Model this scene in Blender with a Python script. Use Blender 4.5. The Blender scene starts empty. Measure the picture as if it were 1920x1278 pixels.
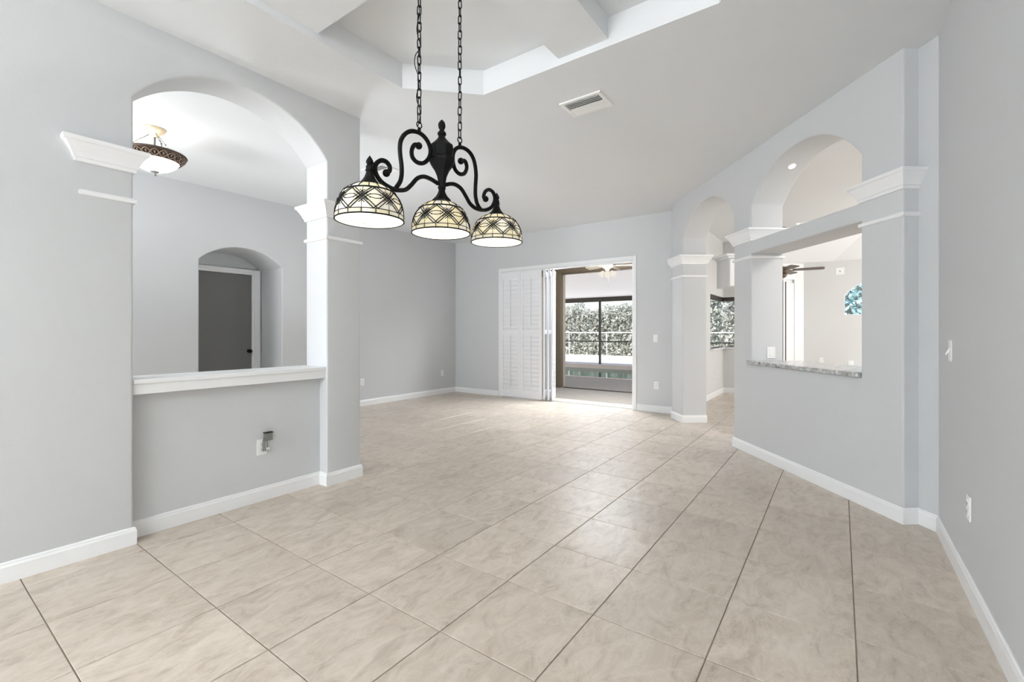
import bpy, bmesh, math, random
from math import sin, cos, pi, radians, sqrt, atan2
from mathutils import Vector, Matrix
from mathutils.geometry import tessellate_polygon
random.seed(7)
S = bpy.context.scene
COL = S.collection

# ------------------------------------------------------------------ camera, sky, sun, added fill lamps, exposure
H = 3.05; YAW = radians(35.66); FPX = 857.0; CAMH = 1.23
FWD = Vector((-sin(YAW), cos(YAW))); RGT = Vector((cos(YAW), sin(YAW)))
cam_d = bpy.data.cameras.new('camera'); cam = bpy.data.objects.new('camera', cam_d); COL.objects.link(cam)
cam.location = (0, 0, CAMH); cam.rotation_euler = (radians(90), 0, YAW)
cam_d.sensor_width = 36; cam_d.lens = 36 * FPX / 1920; cam_d.shift_y = -17 / 1920
cam_d.clip_start = 0.05; cam_d.clip_end = 300
S.camera = cam
S.view_settings.view_transform = 'Standard'; S.view_settings.look = 'None'
S.view_settings.gamma = 1; S.view_settings.use_curve_mapping = False
S.view_settings.exposure = 1.26
S.cycles.max_bounces = 10; S.cycles.diffuse_bounces = 6; S.cycles.caustics_reflective = False; S.cycles.caustics_refractive = False
S.cycles.sample_clamp_indirect = 6

W = bpy.data.worlds.new('sky'); S.world = W; W.use_nodes = True
wn = W.node_tree; bg = wn.nodes['Background']
sky = wn.nodes.new('ShaderNodeTexSky'); sky.sky_type = 'NISHITA'; sky.sun_disc = False
sky.sun_elevation = radians(55); sky.sun_rotation = radians(200); sky.air_density = 1.0; sky.dust_density = 2.0
wn.links.new(sky.outputs[0], bg.inputs[0]); bg.inputs[1].default_value = 0.2

sun_d = bpy.data.lights.new('sun', 'SUN'); sun_d.energy = 3.1; sun_d.angle = radians(1.0); sun_d.color = (1, 0.96, 0.9)
sun = bpy.data.objects.new('sun', sun_d); COL.objects.link(sun)
sun.rotation_euler = Vector((0.42, 0.40, -0.82)).to_track_quat('-Z', 'Y').to_euler()

def area(name, loc, aim, sx, sy, watts, col=(1, 1, 1)):
    d = bpy.data.lights.new(name, 'AREA'); d.shape = 'RECTANGLE'; d.size = sx; d.size_y = sy; d.energy = watts; d.color = col
    o = bpy.data.objects.new(name, d); COL.objects.link(o); o.location = loc
    o.rotation_euler = Vector(aim).to_track_quat('-Z', 'Y').to_euler(); return o
area('dining_front_fill', (-2.45, -6.0, 1.5), (0.22, 1, 0.05), 1.6, 2.5, 100, (0.90, 0.955, 1))  # added fill from behind the camera; no window is built there
area('dining_uplight_fill', (-1.0, -3.2, 2.4), (0, 0.1, 1), 1.6, 1.6, 118, (0.95, 0.98, 1))  # added up-light without a fixture, bounced off the ceiling behind the camera
area('foyer_uplight_fill', (-5.0, -1.2, 1.75), (0, 0.15, 1), 1.0, 1.0, 48, (0.95, 0.98, 1))  # added up-light with no fixture, brightens the foyer by its ceiling
area('living_uplight_fill', (-4.45, 3.0, 1.0), (0.1, 0.2, 1), 0.6, 0.22, 9, (0.88, 0.94, 1))  # added fixtureless up-light hidden behind the column, lifts the living room
area('foyer_front_fill', (-5.2, -6.0, 1.5), (0, 1, 0), 2.6, 2.5, 85, (0.92, 0.96, 1))  # added fill at the unseen foyer front; the wall there is closed
area('sliding_door_fill', (-3.15, 7.55, 2.62), (0, -0.85, -0.6), 1.9, 0.24, 84, (0.93, 0.96, 1))  # added lamp tucked above the opening, strengthens the daylight at the sliding door
area('kitchen_fill', (1.7, 5.0, 3.0), (-0.2, 0, -1), 1.2, 1.8, 50, (1, 0.98, 0.955))  # added fill kept out of sight in the kitchen, not a fixture
area('family_side_fill', (3.0, 9.8, 1.5), (-1, 0, 0.1), 3.0, 2.2, 51, (1, 0.99, 0.97))  # added side fill for the family room; the wall behind has no window

# ------------------------------------------------------------------ materials
def mat(name, base, rough=0.6, metal=0.0, spec=0.5, bump=0.0, bscale=60.0, var=0.0, vscale=3.0, **kw):
    m = bpy.data.materials.new(name); m.use_nodes = True; nt = m.node_tree; p = nt.nodes['Principled BSDF']
    p.inputs['Base Color'].default_value = (*base, 1); p.inputs['Roughness'].default_value = rough
    p.inputs['Metallic'].default_value = metal; p.inputs['Specular IOR Level'].default_value = spec
    for k, v in kw.items(): p.inputs[k].default_value = v
    tc = nt.nodes.new('ShaderNodeTexCoord')
    n = nt.nodes.new('ShaderNodeTexNoise'); n.inputs['Scale'].default_value = vscale; n.inputs['Detail'].default_value = 4
    nt.links.new(tc.outputs['Object'], n.inputs['Vector'])
    mx = nt.nodes.new('ShaderNodeMix'); mx.data_type = 'RGBA'
    mx.inputs[6].default_value = (*[max(0, c * (1 - var)) for c in base], 1); mx.inputs[7].default_value = (*[min(1, c * (1 + var)) for c in base], 1)
    nt.links.new(n.outputs['Fac'], mx.inputs[0]); nt.links.new(mx.outputs[2], p.inputs['Base Color'])
    if bump:
        b = nt.nodes.new('ShaderNodeTexNoise'); b.inputs['Scale'].default_value = bscale; b.inputs['Detail'].default_value = 3
        nt.links.new(tc.outputs['Object'], b.inputs['Vector'])
        bp = nt.nodes.new('ShaderNodeBump'); bp.inputs['Strength'].default_value = bump; bp.inputs['Distance'].default_value = 0.004
        nt.links.new(b.outputs['Fac'], bp.inputs['Height']); nt.links.new(bp.outputs['Normal'], p.inputs['Normal'])
    return m

M_WALL = mat('wall_paint', (0.592, 0.603, 0.613), 0.62, bump=0.10, bscale=90, var=0.012)
M_KWALL = mat('kitchen_paint', (0.65, 0.652, 0.648), 0.62, bump=0.08, bscale=90, var=0.012)
M_CEIL = mat('ceiling_paint', (0.745, 0.762, 0.775), 0.75, bump=0.22, bscale=45, var=0.012)
M_TRIM = mat('trim_paint', (0.82, 0.825, 0.83), 0.35, var=0.01)
M_WHITE = mat('white_plastic', (0.84, 0.84, 0.83), 0.4, var=0.01)
M_SHUT = mat('shutter_paint', (0.82, 0.83, 0.85), 0.38, var=0.01)
M_DARK = mat('dark_gap', (0.03, 0.03, 0.032), 0.7)
M_GROUT = mat('brown_grout', (0.30, 0.25, 0.20), 0.9, var=0.25, vscale=4)
M_IRON = mat('black_iron', (0.008, 0.008, 0.008), 0.5, metal=0.0, spec=0.12, bump=0.05, var=0.2)
M_DOOR = mat('grey_door_paint', (0.155, 0.155, 0.15), 0.55, var=0.03)
M_BRONZE = mat('bronze_aluminium', (0.13, 0.095, 0.06), 0.5, metal=0.2, var=0.1)
M_FRAME = mat('dark_cage_frame', (0.05, 0.042, 0.035), 0.5, var=0.1)
M_STUCCO = mat('tan_stucco', (0.42, 0.36, 0.28), 0.9, bump=0.6, bscale=40, var=0.15, vscale=30)
M_CHROME = mat('grey_plastic', (0.17, 0.175, 0.17), 0.45, var=0.1)
M_WOOD = mat('brown_blade', (0.13, 0.105, 0.085), 0.45, var=0.2, vscale=20)
M_CREAMFAN = mat('cream_fan', (0.75, 0.68, 0.56), 0.4, var=0.05)
M_RING = mat('carved_bronze', (0.085, 0.055, 0.038), 0.5, metal=0.3, var=0.4, vscale=60)
M_RINGHI = mat('carved_bronze_highlight', (0.30, 0.22, 0.165), 0.5, metal=0.3, var=0.3, vscale=60)
M_CANOPY = mat('antique_cream_metal', (0.56, 0.46, 0.33), 0.45, metal=0.2, var=0.25, vscale=40)
M_PEWTER = mat('pewter', (0.25, 0.25, 0.24), 0.4, metal=0.5, var=0.2, vscale=40)
M_DECK = mat('deck_pavers', (0.25, 0.22, 0.19), 0.75, bump=0.3, bscale=20, var=0.14, vscale=5)
M_COPE = mat('pink_coping', (0.60, 0.47, 0.40), 0.7, var=0.1)
M_GROUND = mat('pale_gravel', (0.62, 0.62, 0.56), 0.9, bump=0.4, bscale=20, var=0.06, vscale=2)
M_GALV = mat('galvanised_steel', (0.55, 0.55, 0.53), 0.5, metal=0.4, var=0.1)
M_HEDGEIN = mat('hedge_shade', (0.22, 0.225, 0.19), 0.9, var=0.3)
M_STEM = mat('branch_bark', (0.20, 0.16, 0.12), 0.9, var=0.2)
M_ROOFP = None

def emis(name, colr, strength):
    m = bpy.data.materials.new(name); m.use_nodes = True; nt = m.node_tree; nt.nodes.clear()
    o = nt.nodes.new('ShaderNodeOutputMaterial'); e = nt.nodes.new('ShaderNodeEmission')
    e.inputs[0].default_value = (*colr, 1); e.inputs[1].default_value = strength
    nt.links.new(e.outputs[0], o.inputs[0]); return m
M_BULB = emis('bulb_glow', (1.0, 0.95, 0.89), 40)
M_BULBF = emis('foyer_bulb_glow', (1.0, 0.97, 0.93), 28)
M_CAN = emis('downlight_glow', (1.0, 0.96, 0.9), 5)
M_FANLAMP = emis('fan_lamp_glow', (1.0, 0.92, 0.8), 0.38)

def translucent(name, base, amount, rnd=None, rough=0.3):
    m = bpy.data.materials.new(name); m.use_nodes = True; nt = m.node_tree
    p = nt.nodes['Principled BSDF']; p.inputs['Roughness'].default_value = rough
    out = nt.nodes['Material Output']; t = nt.nodes.new('ShaderNodeBsdfTranslucent'); mx = nt.nodes.new('ShaderNodeMixShader')
    mx.inputs[0].default_value = amount
    if rnd:
        oi = nt.nodes.new('ShaderNodeObjectInfo'); r = nt.nodes.new('ShaderNodeValToRGB')
        els = r.color_ramp.elements
        els[0].position = 0.0; els[0].color = (*rnd[0], 1); els[1].position = 1.0; els[1].color = (*rnd[-1], 1)
        for i, c in enumerate(rnd[1:-1]):
            e = els.new((i + 1) / (len(rnd) - 1)); e.color = (*c, 1)
        nz = nt.nodes.new('ShaderNodeTexNoise'); nz.inputs['Scale'].default_value = 18; nz.inputs['Detail'].default_value = 5
        tc = nt.nodes.new('ShaderNodeTexCoord'); nt.links.new(tc.outputs['Object'], nz.inputs['Vector'])
        ad = nt.nodes.new('ShaderNodeMath'); ad.operation = 'MULTIPLY_ADD'; ad.inputs[1].default_value = 0.5
        nt.links.new(nz.outputs['Fac'], ad.inputs[0]); nt.links.new(oi.outputs['Random'], ad.inputs[2])
        sb = nt.nodes.new('ShaderNodeMath'); sb.operation = 'SUBTRACT'; sb.inputs[1].default_value = 0.25
        nt.links.new(ad.outputs[0], sb.inputs[0]); nt.links.new(sb.outputs[0], r.inputs[0])
        nt.links.new(r.outputs[0], p.inputs['Base Color']); nt.links.new(r.outputs[0], t.inputs['Color'])
    else:
        p.inputs['Base Color'].default_value = (*base, 1); t.inputs['Color'].default_value = (*base, 1)
    nt.links.new(p.outputs[0], mx.inputs[1]); nt.links.new(t.outputs[0], mx.inputs[2]); nt.links.new(mx.outputs[0], out.inputs[0])
    return m
M_PANE = translucent('art_glass', (0.9, 0.86, 0.7), 0.5, [(0.93, 0.92, 0.87), (0.92, 0.88, 0.72), (0.93, 0.92, 0.88), (0.90, 0.84, 0.62), (0.94, 0.93, 0.90)])
M_BOWL = translucent('frosted_bowl', (0.93, 0.91, 0.87), 0.55)
M_ROOFP = translucent('white_roof_panel', (0.92, 0.89, 0.87), 0.33, rough=0.6)
M_LEAF = None

def leaf_material(name, cols):
    m = bpy.data.materials.new(name); m.use_nodes = True; nt = m.node_tree
    p = nt.nodes['Principled BSDF']; p.inputs['Roughness'].default_value = 0.35
    g = nt.nodes.new('ShaderNodeNewGeometry'); r = nt.nodes.new('ShaderNodeValToRGB'); els = r.color_ramp.elements
    els[0].color = (*cols[0], 1); els[1].color = (*cols[-1], 1)
    for i, c in enumerate(cols[1:-1]): els.new((i + 1) / (len(cols) - 1)).color = (*c, 1)
    nt.links.new(g.outputs['Random Per Island'], r.inputs[0]); nt.links.new(r.outputs[0], p.inputs['Base Color'])
    t = nt.nodes.new('ShaderNodeBsdfTranslucent'); mx = nt.nodes.new('ShaderNodeMixShader'); mx.inputs[0].default_value = 0.3
    nt.links.new(r.outputs[0], t.inputs['Color'])
    nt.links.new(p.outputs[0], mx.inputs[1]); nt.links.new(t.outputs[0], mx.inputs[2]); nt.links.new(mx.outputs[0], nt.nodes['Material Output'].inputs[0])
    return m
M_LEAF = leaf_material('hedge_leaf', [(0.34, 0.345, 0.30), (0.46, 0.465, 0.41), (0.39, 0.41, 0.33), (0.60, 0.60, 0.55), (0.42, 0.395, 0.36)])
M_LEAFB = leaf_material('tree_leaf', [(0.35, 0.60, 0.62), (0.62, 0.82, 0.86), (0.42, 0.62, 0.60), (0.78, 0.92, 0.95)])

def tile_material():
    m = bpy.data.materials.new('porcelain_tile'); m.use_nodes = True; nt = m.node_tree; L = nt.links.new
    p = nt.nodes['Principled BSDF']; p.inputs['Specular IOR Level'].default_value = 0.5
    tc = nt.nodes.new('ShaderNodeTexCoord'); oi = nt.nodes.new('ShaderNodeObjectInfo')
    off = nt.nodes.new('ShaderNodeVectorMath'); off.operation = 'SCALE'; off.inputs[0].default_value = (37.0, 91.0, 53.0)
    L(oi.outputs['Random'], off.inputs['Scale'])
    def noise(scale, stretch, detail, dist):
        mp = nt.nodes.new('ShaderNodeMapping'); mp.inputs['Scale'].default_value = stretch; L(tc.outputs['Object'], mp.inputs['Vector'])
        ad = nt.nodes.new('ShaderNodeVectorMath'); ad.operation = 'ADD'; L(mp.outputs[0], ad.inputs[0]); L(off.outputs[0], ad.inputs[1])
        n = nt.nodes.new('ShaderNodeTexNoise'); n.inputs['Scale'].default_value = scale; n.inputs['Detail'].default_value = detail
        n.inputs['Distortion'].default_value = dist; n.inputs['Roughness'].default_value = 0.68; L(ad.outputs[0], n.inputs['Vector']); return n
    a = noise(6.5, (1.7, 0.8, 1), 11, 1.1); b = noise(4.2, (1.6, 0.8, 1), 9, 1.8); c = noise(1.2, (1, 1, 1), 2, 0)
    r = nt.nodes.new('ShaderNodeValToRGB'); e = r.color_ramp.elements
    e[0].position = 0.30; e[0].color = (0.38, 0.312, 0.25, 1); e[1].position = 0.66; e[1].color = (0.615, 0.54, 0.458, 1)
    k = e.new(0.47); k.color = (0.52, 0.446, 0.37, 1)
    L(a.outputs['Fac'], r.inputs[0])
    # thin pale veins where the second noise crosses its middle
    s1 = nt.nodes.new('ShaderNodeMath'); s1.operation = 'SUBTRACT'; s1.inputs[1].default_value = 0.5; L(b.outputs['Fac'], s1.inputs[0])
    s2 = nt.nodes.new('ShaderNodeMath'); s2.operation = 'ABSOLUTE'; L(s1.outputs[0], s2.inputs[0])
    s3 = nt.nodes.new('ShaderNodeMapRange'); s3.inputs[1].default_value = 0.0; s3.inputs[2].default_value = 0.035; s3.inputs[3].default_value = 0.38; s3.inputs[4].default_value = 0.0
    L(s2.outputs[0], s3.inputs[0])
    mx = nt.nodes.new('ShaderNodeMix'); mx.data_type = 'RGBA'; L(s3.outputs[0], mx.inputs[0]); L(r.outputs[0], mx.inputs[6]); mx.inputs[7].default_value = (0.65, 0.585, 0.50, 1)
    hs = nt.nodes.new('ShaderNodeHueSaturation'); L(mx.outputs[2], hs.inputs['Color'])
    mr = nt.nodes.new('ShaderNodeMapRange'); mr.inputs[3].default_value = 0.94; mr.inputs[4].default_value = 1.06; L(oi.outputs['Random'], mr.inputs[0]); L(mr.outputs[0], hs.inputs['Value'])
    L(hs.outputs[0], p.inputs['Base Color'])
    rr = nt.nodes.new('ShaderNodeMapRange'); rr.inputs[3].default_value = 0.24; rr.inputs[4].default_value = 0.40; L(c.outputs['Fac'], rr.inputs[0]); L(rr.outputs[0], p.inputs['Roughness'])
    bp = nt.nodes.new('ShaderNodeBump'); bp.inputs['Strength'].default_value = 0.12; bp.inputs['Distance'].default_value = 0.004; L(a.outputs['Fac'], bp.inputs['Height']); L(bp.outputs[0], p.inputs['Normal'])
    return m
M_TILE = tile_material()

def granite_material():
    m = bpy.data.materials.new('granite'); m.use_nodes = True; nt = m.node_tree; L = nt.links.new; p = nt.nodes['Principled BSDF']
    tc = nt.nodes.new('ShaderNodeTexCoord'); v = nt.nodes.new('ShaderNodeTexVoronoi'); v.inputs['Scale'].default_value = 55; L(tc.outputs['Object'], v.inputs['Vector'])
    n = nt.nodes.new('ShaderNodeTexNoise'); n.inputs['Scale'].default_value = 14; n.inputs['Detail'].default_value = 6; L(tc.outputs['Object'], n.inputs['Vector'])
    r = nt.nodes.new('ShaderNodeValToRGB'); e = r.color_ramp.elements; e[0].position = .36; e[0].color = (.10, .09, .08, 1); e[1].position = .62; e[1].color = (.50, .47, .43, 1)
    ad = nt.nodes.new('ShaderNodeMix'); ad.data_type = 'RGBA'; ad.inputs[0].default_value = 0.4; L(n.outputs['Fac'], r.inputs[0]); L(r.outputs[0], ad.inputs[6]); L(v.outputs['Color'], ad.inputs[7])
    hs = nt.nodes.new('ShaderNodeHueSaturation'); hs.inputs['Saturation'].default_value = 0.2; L(ad.outputs[2], hs.inputs['Color']); L(hs.outputs[0], p.inputs['Base Color']); p.inputs['Roughness'].default_value = 0.15
    return m
M_GRANITE = granite_material()

def water_material():
    m = mat('pool_water', (0.012, 0.12, 0.085), 0.08, spec=0.08, bump=0.25, bscale=6, var=0.2)
    return m
M_WATER = water_material()
def glass_material():
    m = bpy.data.materials.new('window_glass'); m.use_nodes = True; nt = m.node_tree; nt.nodes.clear()
    o = nt.nodes.new('ShaderNodeOutputMaterial'); t = nt.nodes.new('ShaderNodeBsdfTransparent'); g = nt.nodes.new('ShaderNodeBsdfGlossy'); g.inputs['Roughness'].default_value = 0.02
    mx = nt.nodes.new('ShaderNodeMixShader'); mx.inputs[0].default_value = 0.04
    nt.links.new(t.outputs[0], mx.inputs[1]); nt.links.new(g.outputs[0], mx.inputs[2]); nt.links.new(mx.outputs[0], o.inputs[0]); return m
M_GLASS = glass_material()

# ------------------------------------------------------------------ mesh helpers
class MB:
    def __init__(self): self.v = []; self.f = []; self.s = []
    def add(self, verts, faces, smooth=False, mtx=None):
        b = len(self.v)
        self.v += [tuple(mtx @ Vector(p)) if mtx else tuple(p) for p in verts]
        self.f += [tuple(i + b for i in f) for f in faces]; self.s += [smooth] * len(faces); return self
    def box(self, x0, x1, y0, y1, z0, z1, mtx=None, ch=0.0):
        if ch <= 0:
            v = [(x0, y0, z0), (x1, y0, z0), (x1, y1, z0), (x0, y1, z0), (x0, y0, z1), (x1, y0, z1), (x1, y1, z1), (x0, y1, z1)]
            return self.add(v, [(0, 3, 2, 1), (4, 5, 6, 7), (0, 1, 5, 4), (1, 2, 6, 5), (2, 3, 7, 6), (3, 0, 4, 7)], False, mtx)
        bm = bmesh.new(); bmesh.ops.create_cube(bm, size=1)
        for q in bm.verts: q.co = Vector(((x0 + x1) / 2 + q.co.x * (x1 - x0), (y0 + y1) / 2 + q.co.y * (y1 - y0), (z0 + z1) / 2 + q.co.z * (z1 - z0)))
        bmesh.ops.bevel(bm, geom=bm.edges[:], offset=ch, segments=1, affect='EDGES')
        bm.verts.index_update(); v = [q.co.copy() for q in bm.verts]; f = [[q.index for q in g.verts] for g in bm.faces]; bm.free()
        return self.add(v, f, False, mtx)
    def lathe(self, prof, n=24, mtx=None, smooth=True, capt=True, capb=True, ph=0.0):
        v = []; f = []
        for r, z in prof:
            for i in range(n): a = 2 * pi * i / n + ph; v.append((r * cos(a), r * sin(a), z))
        for j in range(len(prof) - 1):
            for i in range(n):
                k = (i + 1) % n; f.append((j * n + i, j * n + k, (j + 1) * n + k, (j + 1) * n + i))
        if prof[0][1] > prof[-1][1]: f = [tuple(reversed(q)) for q in f]
        self.add(v, f, smooth, mtx)
        m = len(prof)
        caps = []
        if capb: caps.append(tuple(range(n)))
        if capt: caps.append(tuple(range((m - 1) * n, m * n)))
        b = len(self.v) - len(v)
        for c in caps: self.f.append(tuple(i + b for i in c)); self.s.append(False)
        return self
    def tube(self, pts, r, n=8, closed=False, mtx=None, smooth=True):
        pts = [Vector(p) for p in pts]; m = len(pts); rs = r if isinstance(r, (list, tuple)) else [r] * m
        v = []; f = []; up = None
        for i, p in enumerate(pts):
            if closed: d = pts[(i + 1) % m] - pts[i - 1]
            else: d = pts[min(i + 1, m - 1)] - pts[max(i - 1, 0)]
            d.normalize()
            if up is None: up = d.orthogonal().normalized()
            up = (up - d * up.dot(d)); up = up.normalized() if up.length > 1e-6 else d.orthogonal().normalized()
            w = d.cross(up)
            for k in range(n): a = 2 * pi * k / n; v.append(p + (up * cos(a) + w * sin(a)) * rs[i])
        for i in range(m if closed else m - 1):
            j = (i + 1) % m
            for k in range(n): q = (k + 1) % n; f.append((i * n + k, i * n + q, j * n + q, j * n + k))
        self.add(v, f, smooth, mtx)
        if not closed:
            b = len(self.v) - len(v)
            self.f += [tuple(b + k for k in reversed(range(n))), tuple(b + (m - 1) * n + k for k in range(n))]; self.s += [False, False]
        return self
    def prism(self, loop, z0, z1, mtx=None):
        n = len(loop); v = [(x, y, z0) for x, y in loop] + [(x, y, z1) for x, y in loop]
        f = [tuple(reversed(range(n))), tuple(range(n, 2 * n))] + [(i, (i + 1) % n, n + (i + 1) % n, n + i) for i in range(n)]
        return self.add(v, f, False, mtx)
    def sphere(self, c, r, n=12, sz=1.0, mtx=None):
        prof = [(r * sin(pi * i / n) + 1e-5, -r * sz * cos(pi * i / n)) for i in range(n + 1)]
        return self.lathe([(a, b) for a, b in prof], 2 * n, (mtx or Matrix()) @ Matrix.Translation(c), True, False, False)
    def mesh(self, name):
        me = bpy.data.meshes.new(name); me.from_pydata(self.v, [], self.f); me.update()
        me.polygons.foreach_set('use_smooth', self.s); return me
    def build(self, name, m, parent=None, loc=None, fix=False):
        me = self.mesh(name)
        if fix:
            bm = bmesh.new(); bm.from_mesh(me); bmesh.ops.recalc_face_normals(bm, faces=bm.faces[:]); bm.to_mesh(me); bm.free()
        me.materials.append(m); o = bpy.data.objects.new(name, me); COL.objects.link(o)
        if parent: o.parent = parent
        if loc: o.location = loc
        return o

def tag(o, label=None, cat=None, group=None, kind=None):
    if label: o['label'] = label
    if cat: o['category'] = cat
    if group: o['group'] = group
    if kind: o['kind'] = kind
    return o
def struct(o, label=None): return tag(o, label, None, None, 'structure')
def empty(name, loc, label, cat, rotz=0.0, group=None):
    o = bpy.data.objects.new(name, None); COL.objects.link(o); o.location = loc; o.rotation_euler = (0, 0, rotz); o.empty_display_size = 0.1
    return tag(o, label, cat, group)

def bevel(o, w=0.012, seg=3):
    b = o.modifiers.new('bullnose', 'BEVEL'); b.width = w; b.segments = seg; b.limit_method = 'ANGLE'; b.angle_limit = radians(50); b.harden_normals = False
    return o

def wall2d(name, m, org, u, back, thick, outer, holes=(), label=None, nose=0.0):
    """a wall drawn as an outline in (along, up), with holes, given its thickness"""
    org = Vector((org[0], org[1], 0)); u = Vector((u[0], u[1], 0)).normalized(); bk = Vector((back[0], back[1], 0)).normalized() * thick
    outer = [(p, -0.03 if z == 0 else (z + 0.03 if z >= 2.9 and z in (H, 3.5) else z)) for p, z in outer]
    loops = [list(outer)] + [list(h) for h in holes]
    def area2(l): return sum(l[i - 1][0] * l[i][1] - l[i][0] * l[i - 1][1] for i in range(len(l)))
    if area2(loops[0]) < 0: loops[0].reverse()
    for i in range(1, len(loops)):
        if area2(loops[i]) > 0: loops[i].reverse()      # material always lies to the left of the loop
    def inset(l, d):
        out_ = []; n_ = len(l)
        for i in range(n_):
            p0, p1, p2 = (Vector(l[(i + j) % n_]) for j in (-1, 0, 1)); d1 = (p1 - p0).normalized(); d2 = (p2 - p1).normalized()
            n1 = Vector((-d1.y, d1.x)); n2 = Vector((-d2.y, d2.x)); m_ = (n1 + n2) / max(0.3, 1 + n1.dot(n2)); q = p1 + m_ * d; out_.append((q.x, q.y))
        return out_
    w = nose; rings = [(0.0, w), (w * 0.08, w * 0.617), (w * 0.293, w * 0.293), (w * 0.617, w * 0.08), (w, 0.0)] if w > 0 else [(0.0, 0.0)]
    rings = rings + [(thick - dep, ins) for dep, ins in reversed(rings)]
    loops_r = [[inset(l, ins) for l in loops] for dep, ins in rings]
    flat0 = [p for l in loops_r[0] for p in l]; n = len(flat0); nr = len(rings)
    tris = tessellate_polygon([[Vector((p[0], p[1], 0)) for p in l] for l in loops_r[0]])
    v = []; bu = bk.normalized()
    for (dep, ins), ls in zip(rings, loops_r): v += [org + u * q[0] + Vector((0, 0, q[1])) + bu * dep for l in ls for q in l]
    f = [tuple(t) for t in tris] + [tuple(i + n * (nr - 1) for i in reversed(t)) for t in tris]
    for r_ in range(nr - 1):
        k = 0
        for l in loops:
            c = len(l)
            for i in range(c): f.append((r_ * n + k + i, r_ * n + k + (i + 1) % c, (r_ + 1) * n + k + (i + 1) % c, (r_ + 1) * n + k + i))
            k += c
    mb = MB(); mb.add(v, f, False); o = mb.build(name, m, fix=True)
    ntri = len(tris)
    sm = [False] * (2 * ntri) + [True] * (len(f) - 2 * ntri); o.data.polygons.foreach_set('use_smooth', sm)
    o.data.set_sharp_from_angle(angle=radians(35))
    return struct(o, label)

def arc(s0, s1, zs, zp, n=36):
    """points of a segmental arch from (s1,zs) over the peak to (s0,zs)"""
    w = abs(s1 - s0) / 2; r = zp - zs; R = (w * w + r * r) / (2 * r); c = (s0 + s1) / 2; zc = zp - R; a = math.asin(min(1, w / R))
    d = 1 if s1 > s0 else -1
    return [(c + d * R * sin(a - 2 * a * i / n), zc + R * cos(a - 2 * a * i / n)) for i in range(n + 1)]

def sweep(name, m, path, prof, closed=False, label=None):
    """profile (out, up) swept along a plan path; out is to the right of travel, corners mitred"""
    pts = [Vector((p[0], p[1])) for p in path]; n = len(pts); k = len(prof); v = []; f = []
    def nrm(a, b): d = (b - a).normalized(); return Vector((d.y, -d.x))
    for i in range(n):
        if closed: n1 = nrm(pts[i - 1], pts[i]); n2 = nrm(pts[i], pts[(i + 1) % n])
        else:
            n1 = nrm(pts[max(i - 1, 0)], pts[max(i, 1)]); n2 = nrm(pts[min(i, n - 2)], pts[min(i + 1, n - 1)])
        mt = (n1 + n2) / (1 + n1.dot(n2))
        for o, z in prof: v.append((pts[i].x + mt.x * o, pts[i].y + mt.y * o, z))
    for i in range(n if closed else n - 1):
        j = (i + 1) % n
        for q in range(k): r = (q + 1) % k; f.append((i * k + q, j * k + q, j * k + r, i * k + r))
    if not closed: f += [tuple(range(k)), tuple(reversed(range((n - 1) * k, n * k)))]
    mb = MB(); mb.add(v, f); o = mb.build(name, m, fix=True)
    return struct(o, label)

# ------------------------------------------------------------------ plan
XL = -3.33; TL = 0.302; YA, YB, YC = 0.874, 2.105, 2.42          # arched partition to the foyer
XF = -6.45; YBK = 6.99
th = radians(39.1); U = Vector((-sin(th), cos(th))); N = Vector((-cos(th), -sin(th))); A = Vector((0.33, 3.845)); TD = 0.335
def D(s, off=0.0): p = A + U * s + N * off; return (p.x, p.y)
Q = D(0, -0.103); XR = 0.493
qk = (XR - Q[0]) / -U.x; QC = (XR, Q[1] - U.y * qk)

# floor: slab of grout with the tiles laid on it
mb = MB(); mb.prism([(-8.0, -6.4), (3.4, -6.4), (3.4, 12.1), (-1.98, 12.1), (-1.98, 7.19), (-8.0, 7.19)], -0.12, -0.004)
floor = struct(mb.build('floor', M_GROUT))
SX, SY = 0.4625, 0.4665; OX, OY = 0.0515, 0.4225
g = 0.0022; c = 0.0015; hx, hy = SX / 2 - g, SY / 2 - g
tv = [(-hx + c, -hy + c, 0), (hx - c, -hy + c, 0), (hx - c, hy - c, 0), (-hx + c, hy - c, 0), (-hx, -hy, -c), (hx, -hy, -c), (hx, hy, -c), (-hx, hy, -c), (-hx, -hy, -0.0035), (hx, -hy, -0.0035), (hx, hy, -0.0035), (-hx, hy, -0.0035)]
tf = [(0, 1, 2, 3)] + [(4 + i, 4 + (i + 1) % 4, (i + 1) % 4, i) for i in range(4)] + [(8 + i, 8 + (i + 1) % 4, 4 + (i + 1) % 4, 4 + i) for i in range(4)]
tmesh = MB().add(tv, tf).mesh('tile'); tmesh.materials.append(M_TILE)
rest = MB(); nt = 0
def dist_diag(x, y): return (Vector((x, y)) - A).dot(N)
for i in range(-18, 8):
    for j in range(-15, 26):
        x = OX - SX / 2 + SX * i; y = OY + SY / 2 + SY * j
        if y < -6.3 or y > 12.0 or x < -7.9 or x > 3.3: continue
        if x < -2.2 and y > 7.19: continue
        dd = dist_diag(x, y)
        dining = XL - 0.1 < x < XR + 0.2 and y > -0.6 and dd > -0.3 and y < 7.2
        living = -6.6 < x <= XL - 0.1 and y > 2.0 and y < 7.2
        nook = dd <= -0.3 and -2.2 < x < -0.9 and y < 10.2 and y > 4.8
        if dining or living or nook:
            t = bpy.data.objects.new('tile', tmesh); COL.objects.link(t); t.parent = floor; t.location = (x, y, 0); nt += 1
        else:
            rest.add([(p[0] + x, p[1] + y, p[2]) for p in tv], tf)
rs = rest.build('outlying_tile', M_TILE, floor); rs['kind'] = 'stuff'
print('TILES', nt)

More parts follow.
